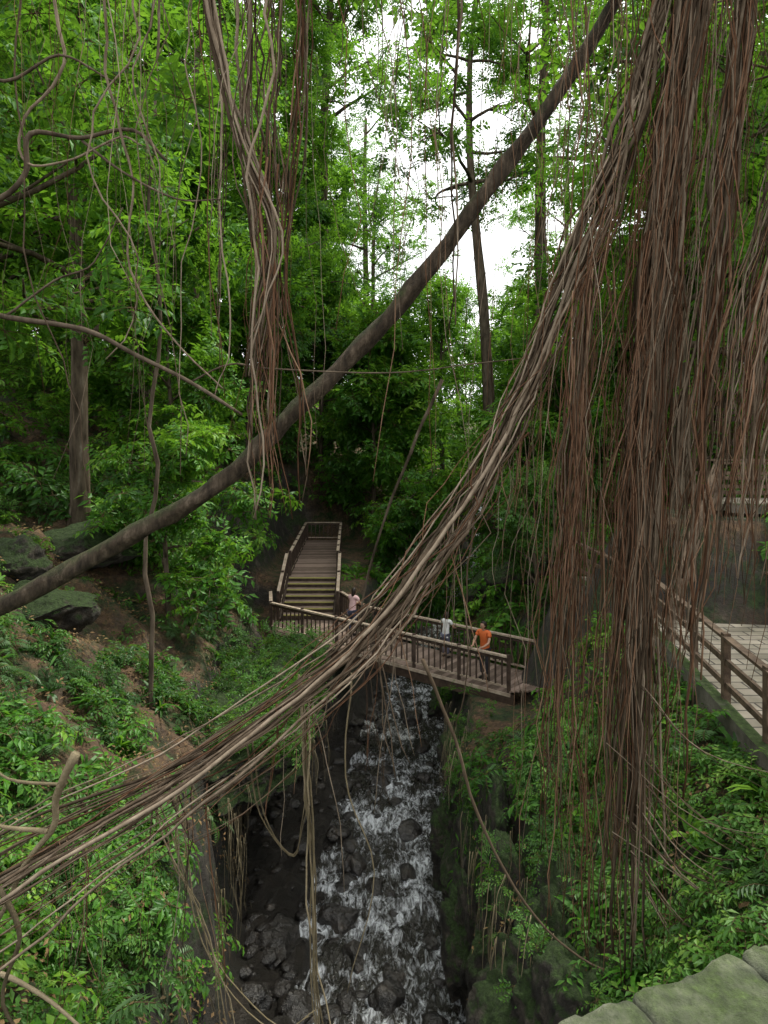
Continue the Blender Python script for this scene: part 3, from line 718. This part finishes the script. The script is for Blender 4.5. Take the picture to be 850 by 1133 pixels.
bundle(a,Fp,[.3,.27,.2,.13,.14,.22],26,(.007,.022),wob=.26,t1=(.55,1),mi=0)
bundle(a,Fp,[.28,.22,.16,.12,.15,.22],22,(.005,.014),wob=.27,t0=(.4,.6),t1=(.75,1),mi=1)
bundle(a,Q(7.4,[(-1.95,15.9),(-1.9,14.8),(-1.6,13.4),(-1.2,12.2),(-1.4,11),(-1.6,8.8)]),[.05,.06,.06,.08,.1],9,(.012,.03),wob=.12,t1=(.8,1),mi=0)
bundle(a,Q(7.6,[(-.95,15.9),(-.9,14.6),(-1.0,13),(-1.15,11.6),(-.95,10.4),(-.92,8.9)]),[.1,.12,.08,.05,.04],10,(.008,.02),wob=.2,t1=(.5,1),mi=lambda:rr.choice((0,1)))
bundle(a,Q(7.7,[(-2.0,15.9),(-1.85,13.5),(-1.9,11.5),(-1.75,9.5)]),[.15,.15,.1],5,(.005,.012),wob=.2,t1=(.6,1),mi=0)
a.obj('hanging_aerial_roots',[M_root,M_rootred])
a=Acc(); K=catmull([(-9.5,8.0,6.0),(-6.5,8.2,7.1),(-4.68,8.25,7.93),(-3.03,8.25,8.79),(-1.82,8.25,9.56),(-.88,8.25,10.44),(.06,8.25,11.43),(.83,8.25,12.4),(1.49,8.25,13.3),(2.15,8.25,14.24),(2.81,8.2,15.28),(3.5,8.0,16.3)],6)
K=[k+Vector((.03*noise.noise(k*1.1),0,.06*noise.noise(k*.9+Vector((4,0,0))))) for k in K]
tube(a,K,[.125-.0007*i for i in range(len(K))],16,.5,rough=.45); a.obj('leaning_tree_trunk',M_bark)
def vine(name,lst,mats,mi=0):
    a=Acc()
    for (pts,r0,nn,wb) in lst: bundle(a,[Vector(p) for p in pts],[max(.0,r0*1.4 if nn>1 else 0)]*2,nn,(r0*.85,r0*1.1),wob=wb,mi=mi,twist=7)
    return a.obj(name,mats)
y=7.5
W=lambda L,y=7.5:[(x,y,z) for x,z in L]
vine('hanging_vines',[
 (W([(-3.7,16),(-3.65,14.8),(-3.55,14.1),(-3.95,13.5),(-3.9,13.0),(-3.4,13.05),(-2.95,13.3),(-2.7,13.2)]),.026,1,.1),
 (W([(-3.15,16),(-3.1,14.8),(-3.0,13.8),(-2.7,12.8),(-2.75,11.8),(-2.25,11),(-1.75,10.5)]),.02,1,.25),
 (W([(-2.5,16),(-2.5,14.8),(-2.65,14),(-2.45,13.1),(-2.6,12.2)]),.016,1,.3),
 (W([(-1.85,13.9),(-1.8,12.3),(-1.7,11),(-1.85,10.4)]),.014,1,.2),
 (W([(-4.15,16),(-4.1,14),(-3.95,12),(-3.6,10.8),(-3.4,9.4)]),.014,1,.3),
 (W([(-2.9,16),(-2.8,14.3),(-3.3,13.0),(-2.95,11.9),(-3.3,10.8)]),.014,1,.3),
 (W([(-2.2,16),(-2.3,14.2),(-2.1,13.2),(-2.2,11.5),(-2.05,9.8)]),.012,1,.3),
 (W([(.85,16),(.78,14.6),(.8,13),(.78,11.2)]),.018,2,.14),
 (W([(-.55,16),(-.5,14.5),(-.6,12.8),(-.2,11.4)]),.007,1,.2),
 (W([(.2,16),(.15,14.0),(.3,12.9),(.2,12.2)]),.008,1,.2),
 (W([(1.6,15.7),(1.55,14.0),(1.7,12.8)]),.008,1,.2),
],[M_root])
vine('twisted_vine',[(W([(.45,7.5),(.75,6.8),(1.05,5.8),(1.55,4.8),(2.15,4.2),(2.85,3.9)]),.024,1,.08),
 (W([(.95,9.3),(.85,8.4),(.95,7.4),(.75,6.7)]),.014,1,.2)],[M_root])
vine('dangling_roots',[(W([(-.85,7.5),(-.8,6.6),(-.75,5.6),(-.7,4.4),(-.5,2.6),(-.4,.2)],7.0),.014,5,.16),
 (W([(-2,6.6),(-2,5.8),(-1.7,4.7),(-1.1,4.05),(-.7,4.2)],6.8),.012,2,.15),
 (W([(-2.2,6.8),(-1.9,6),(-1.6,5.0),(-1.5,3.2)],6.4),.009,3,.2),
 (W([(-.3,7.6),(-.4,6.6),(-.1,5.6),(-.35,4.4)],6.8),.009,1,.15),
 (W([(-1.3,7.1),(-1.2,6.3),(-.9,5.9),(-.75,6.4)],6.6),.01,2,.12)],[M_tan])
vine('dead_branch',[(W([(-6,11.9),(-4.8,11.5),(-4.25,11.3),(-3.35,11.15),(-2.75,10.85),(-2.15,10.55),(-1.6,10.2)]),.045,1,.08),
 (W([(-2.15,10.55),(-1.7,10.75),(-1.25,10.7),(.05,10.65),(1.0,10.75),(1.9,10.85)]),.014,1,.12),
 (W([(-4.25,11.3),(-3.7,11.7),(-3.2,11.9),(-2.9,12.5)]),.018,1,.1)],[M_dbark])
vine('dead_branch',[(W([(-6,12.0),(-4.4,12.5),(-3.95,12.85),(-3.9,13.3),(-3.35,13.25),(-2.8,13.35),(-2.4,13.0)]),.042,1,.08),
 (W([(-3.35,13.25),(-2.9,12.9),(-2.3,12.6),(-1.8,12.6)]),.02,1,.1),
 (W([(-5,14.2),(-4.2,13.9),(-3.6,14.2),(-3.0,13.9)]),.025,1,.1)],[M_dbark])
vine('slender_leaning_tree',[([(1.3,15,11.2),(.6,15.2,9.6),(-.2,15.6,7.4),(-.9,16,4)],.045,1,.05)],[M_dbark])
vine('slender_leaning_tree',[([(-4.6,13.5,4),(-4.7,13.5,8),(-4.5,13.5,11.5),(-4.7,13.6,15),(-4.4,13.6,20)],.06,1,.3)],[M_dbark])
vine('exposed_tree_roots',[(W([(-2.35,7.55),(-2.5,7.2),(-2.6,6.95),(-2.85,6.65),(-3.1,6.0)],5.2),.04,1,.12),
 (W([(-2.6,6.95),(-3.0,7.0),(-3.2,7.15)],5.2),.02,1,.1),(W([(-2.45,7.3),(-2.9,7.35),(-3.1,7.55)],5.2),.016,1,.1),
 (W([(-2.85,6.65),(-2.7,6.3),(-2.8,5.8),(-2.5,5.4)],5.0),.025,1,.12),
 (W([(-3.3,6.0),(-2.9,5.9),(-2.6,5.75),(-2.3,5.5)],5.1),.022,1,.12),
 (W([(-3.3,5.6),(-2.9,5.75),(-2.5,5.7)],4.8),.016,2,.1)],[M_tan])
a=Acc()
for i in range(150):
    y_=rr.uniform(7,22); x_=ip(y_,XL)-rr.uniform(-.15,1.2); z_=H(x_,y_)+.1; L=rr.uniform(.5,1.8)
    bundle(a,[(x_,y_,z_),(x_+.15,y_-.05,z_-L*.5),(x_+.25,y_-.1,z_-L)],[.0,.05],rr.choice((1,2,3)),(.004,.014),wob=.15,mi=0)
for i in range(80):
    y_=rr.uniform(10,20); x_=rr.uniform(-3.6,-1.3) if y_>14.5 else ip(y_,XL)-rr.uniform(-.2,.8); z_=rr.uniform(2.8,3.4); L=rr.uniform(.4,1.5)
    bundle(a,[(x_,y_,z_),(x_+.05,y_-.05,z_-L*.5),(x_+.05,y_-.1,z_-L)],[.0,.05],2,(.003,.01),wob=.12,mi=0)
for i in range(70):
    y_=rr.uniform(8,18); x_=ip(y_,XR)+rr.uniform(.0,.6); z_=rr.uniform(2.2,3.2)+(1 if y_<10 else 0); L=rr.uniform(.5,1.6)
    bundle(a,[(x_,y_,z_),(x_-.1,y_-.1,z_-L*.5),(x_-.12,y_-.15,z_-L)],[.0,.05],2,(.003,.01),wob=.12,mi=0)
a.obj('bank_roots',[M_tan])
r=random.Random(31); pts=[]
for i in range(60): pts.append(Vector((r.uniform(-6.5,-2.4),r.uniform(8,10.5),r.uniform(14.0,17))))
for i in range(30): pts.append(Vector((r.uniform(-2.4,3.5),r.uniform(8,10.5),r.uniform(15.2,17.5))))
scatter('overhanging_foliage',pts,C_A,.6,1.1,seed=9)

# ------------------------------------------------------------------ people
M_skin=plain('skin',(.42,.25,.17),.5); M_hair=plain('dark_hair',(.02,.014,.01),.5)
def skinmesh(name,verts,edges,radii,mat,parent,sub=2):
    me=bpy.data.meshes.new(name); me.from_pydata(verts,edges,[]); ob=bpy.data.objects.new(name,me); COL.objects.link(ob)
    md=ob.modifiers.new('skin','SKIN'); sv=me.skin_vertices[0].data
    for i,q in enumerate(radii):
        sv[i].radius=(q,q) if not isinstance(q,tuple) else q
    sv[0].use_root=True
    md.use_smooth_shade=True
    s_=ob.modifiers.new('sub','SUBSURF'); s_.levels=sub; s_.render_levels=sub
    me.materials.append(mat); ob.parent=parent; return ob
def person(name,loc,face,shirt,pants,h=1.65,hairlen=.0,turn=0,hat=None):
    e=empty(name,loc); e.rotation_euler=(0,0,face); k=h/1.65; e.scale=(k,k,k)
    sh=plain(name+'_shirt',shirt); pt=plain(name+'_trousers',pants)
    skinmesh('shirt',[(0,0,.9),(0,.02,1.05),(0,.05,1.22),(0,.06,1.34),(.17,.06,1.35),(.21,.12,1.22),(-.17,.06,1.35),(-.21,.12,1.22),(0,0,.82)],
      [(0,1),(1,2),(2,3),(3,4),(4,5),(3,6),(6,7),(0,8)],[(.155,.11),(.145,.1),(.16,.11),(.11,.08),.07,.062,.07,.062,(.165,.12)],sh,e)
    skinmesh('trousers',[(0,0,.86),(.09,0,.82),(.1,.03,.48),(.1,-.02,.14),(-.09,0,.82),(-.1,.05,.48),(-.1,.0,.14)],
      [(0,1),(1,2),(2,3),(0,4),(4,5),(5,6)],[(.13,.11),.095,.07,.058,.095,.07,.058],pt,e)
    skinmesh('shoes',[(.1,-.06,.05),(.11,.14,.04)],[(0,1)],[.05,.042],M_hair,e,1); skinmesh('shoes_2',[(-.1,-.04,.05),(-.11,.16,.04)],[(0,1)],[.05,.042],M_hair,e,1)
    for s_ in (1,-1):
        skinmesh('arm',[(s_*.205,.11,1.24),(s_*.235,.2,1.1),(s_*.17,.38,1.03),(s_*.14,.45,1.03)],[(0,1),(1,2),(2,3)],[.045,.04,.028,(.034,.018)],M_skin,e)
        for f in range(4):
            x=s_*(.112+.017*f); L=(.065,.078,.072,.055)[f]
            skinmesh('finger',[(x,.46,1.035),(x,.46+L*.6,1.035),(x,.46+L*.95,1.01)],[(0,1),(1,2)],[.0095,.0085,.007],M_skin,e,1)
        skinmesh('thumb',[(s_*.115,.42,1.03),(s_*.085,.45,1.03),(s_*.075,.475,1.025)],[(0,1),(1,2)],[.011,.01,.008],M_skin,e,1)
    skinmesh('neck',[(0,.07,1.36),(0,.085,1.47)],[(0,1)],[.052,.05],M_skin,e,1)
    a=Acc(); bm=bmesh.new(); bmesh.ops.create_uvsphere(bm,u_segments=20,v_segments=14,radius=1)
    vs=[]
    for v in bm.verts:
        c=v.co; w=.074*(1-.22*max(0,-c.z)); vs.append(Vector((c.x*w,c.y*.092*(1-.1*max(0,-c.z))+.012*max(0,-c.z),c.z*.115)))
    a.add(vs,[tuple(q.index for q in f.verts) for f in bm.faces],.5,0); bm.free()
    tube(a,[Vector((0,.085,.015)),Vector((0,.105,-.012)),Vector((0,.09,-.03))],[.007,.013,.009],6,.5,0)
    for s_ in (1,-1):
        boulder(a,(s_*.03,.083,.005),.01,(1,.6,.7),1,2,1,0,False); boulder(a,(s_*.075,0,-.005),.022,(.4,.8,1.2),1,2,0,0,False)
    tube(a,[Vector((-.022,.085,-.052)),Vector((0,.09,-.053)),Vector((.022,.085,-.052))],.005,5,.5,2)
    bm=bmesh.new(); bmesh.ops.create_uvsphere(bm,u_segments=20,v_segments=14,radius=1); vs=[]
    for v in bm.verts:
        c=v.co.copy()
        if c.y>.25 and c.z<.45: c.y=.25
        q=Vector((c.x*.084,c.y*.1-.012,c.z*.118+.012))
        if q.y<0 and q.z<0: q.z-=hairlen*(-c.y)
        vs.append(q+.003*Vector((noise.noise(c*9),0,noise.noise(c*7))))
    a.add(vs,[tuple(q.index for q in f.verts) for f in bm.faces],.5,1); bm.free()
    lips=plain(name+'_lips',(.35,.12,.1))
    hd=a.obj('head',[M_skin,M_hair,lips],e); hd.location=(0,.1,1.54); hd.rotation_euler=(-.15,0,turn)
    return e
fa=math.atan2(BN.y,BN.x)-math.pi/2
person('woman_tourist',bp_(2.15,1.30,3.0),fa+.0,(.7,.47,.47),(.05,.06,.1),1.62,.16,.3)
person('man_tourist',bp_(7.9,.50,3.0),fa+math.pi,(.66,.15,.04),(.04,.04,.05),1.66,.0,-.4)
person('child_tourist',bp_(6.0,1.34,3.0),fa,(.7,.7,.68),(.1,.1,.14),1.4,.08,.2)

# ------------------------------------------------------------------ light, world, camera
w=bpy.data.worlds.new('World'); scene.world=w; w.use_nodes=True; nt=w.node_tree; nt.nodes.clear()
sk=nt.nodes.new('ShaderNodeTexSky'); sk.sky_type='NISHITA'; sk.sun_disc=False
SE,SR=R(60),R(50)
sk.sun_elevation=SE; sk.sun_rotation=SR; sk.dust_density=6; sk.air_density=1.2; sk.ozone_density=1
tcw=nt.nodes.new('ShaderNodeTexCoord'); cl=noise_n(nt,2.2,2,tcw.outputs['Generated'])
cloud=ramp(nt,[(.3,(.78,.79,.81)),(.7,(1,1,1))],cl)
cb=mix(nt,1.0,cloud,(17.5,17.5,17.2),'MULTIPLY')
mx=mix(nt,.8,sk.outputs[0],cb)
bg=nt.nodes.new('ShaderNodeBackground'); bg.inputs[1].default_value=.15; ow=nt.nodes.new('ShaderNodeOutputWorld')
nt.links.new(mx,bg.inputs[0]); nt.links.new(bg.outputs[0],ow.inputs[0])
ld=bpy.data.lights.new('sun','SUN'); ld.energy=5.0; ld.angle=R(5); ld.color=(1,.96,.84)
lo=bpy.data.objects.new('sun',ld); COL.objects.link(lo)
sd=Vector((math.sin(SR)*math.cos(SE),math.cos(SR)*math.cos(SE),math.sin(SE)))
lo.rotation_euler=sd.to_track_quat('Z','Y').to_euler(); lo.location=sd*50
cd=bpy.data.cameras.new('camera'); cam=bpy.data.objects.new('camera',cd); COL.objects.link(cam)
cam.location=(0,0,10); cam.rotation_euler=(R(90),0,0)
cd.sensor_fit='VERTICAL'; cd.sensor_height=36; cd.lens=750/1133*36; cd.shift_y=-86.5/1133; cd.clip_end=2000; cd.clip_start=.05
scene.camera=cam
scene.view_settings.view_transform='Standard'; scene.view_settings.look='None'; scene.view_settings.exposure=0
print('verts',sum(len(o_.data.vertices) for o_ in scene.objects if o_.type=='MESH'))
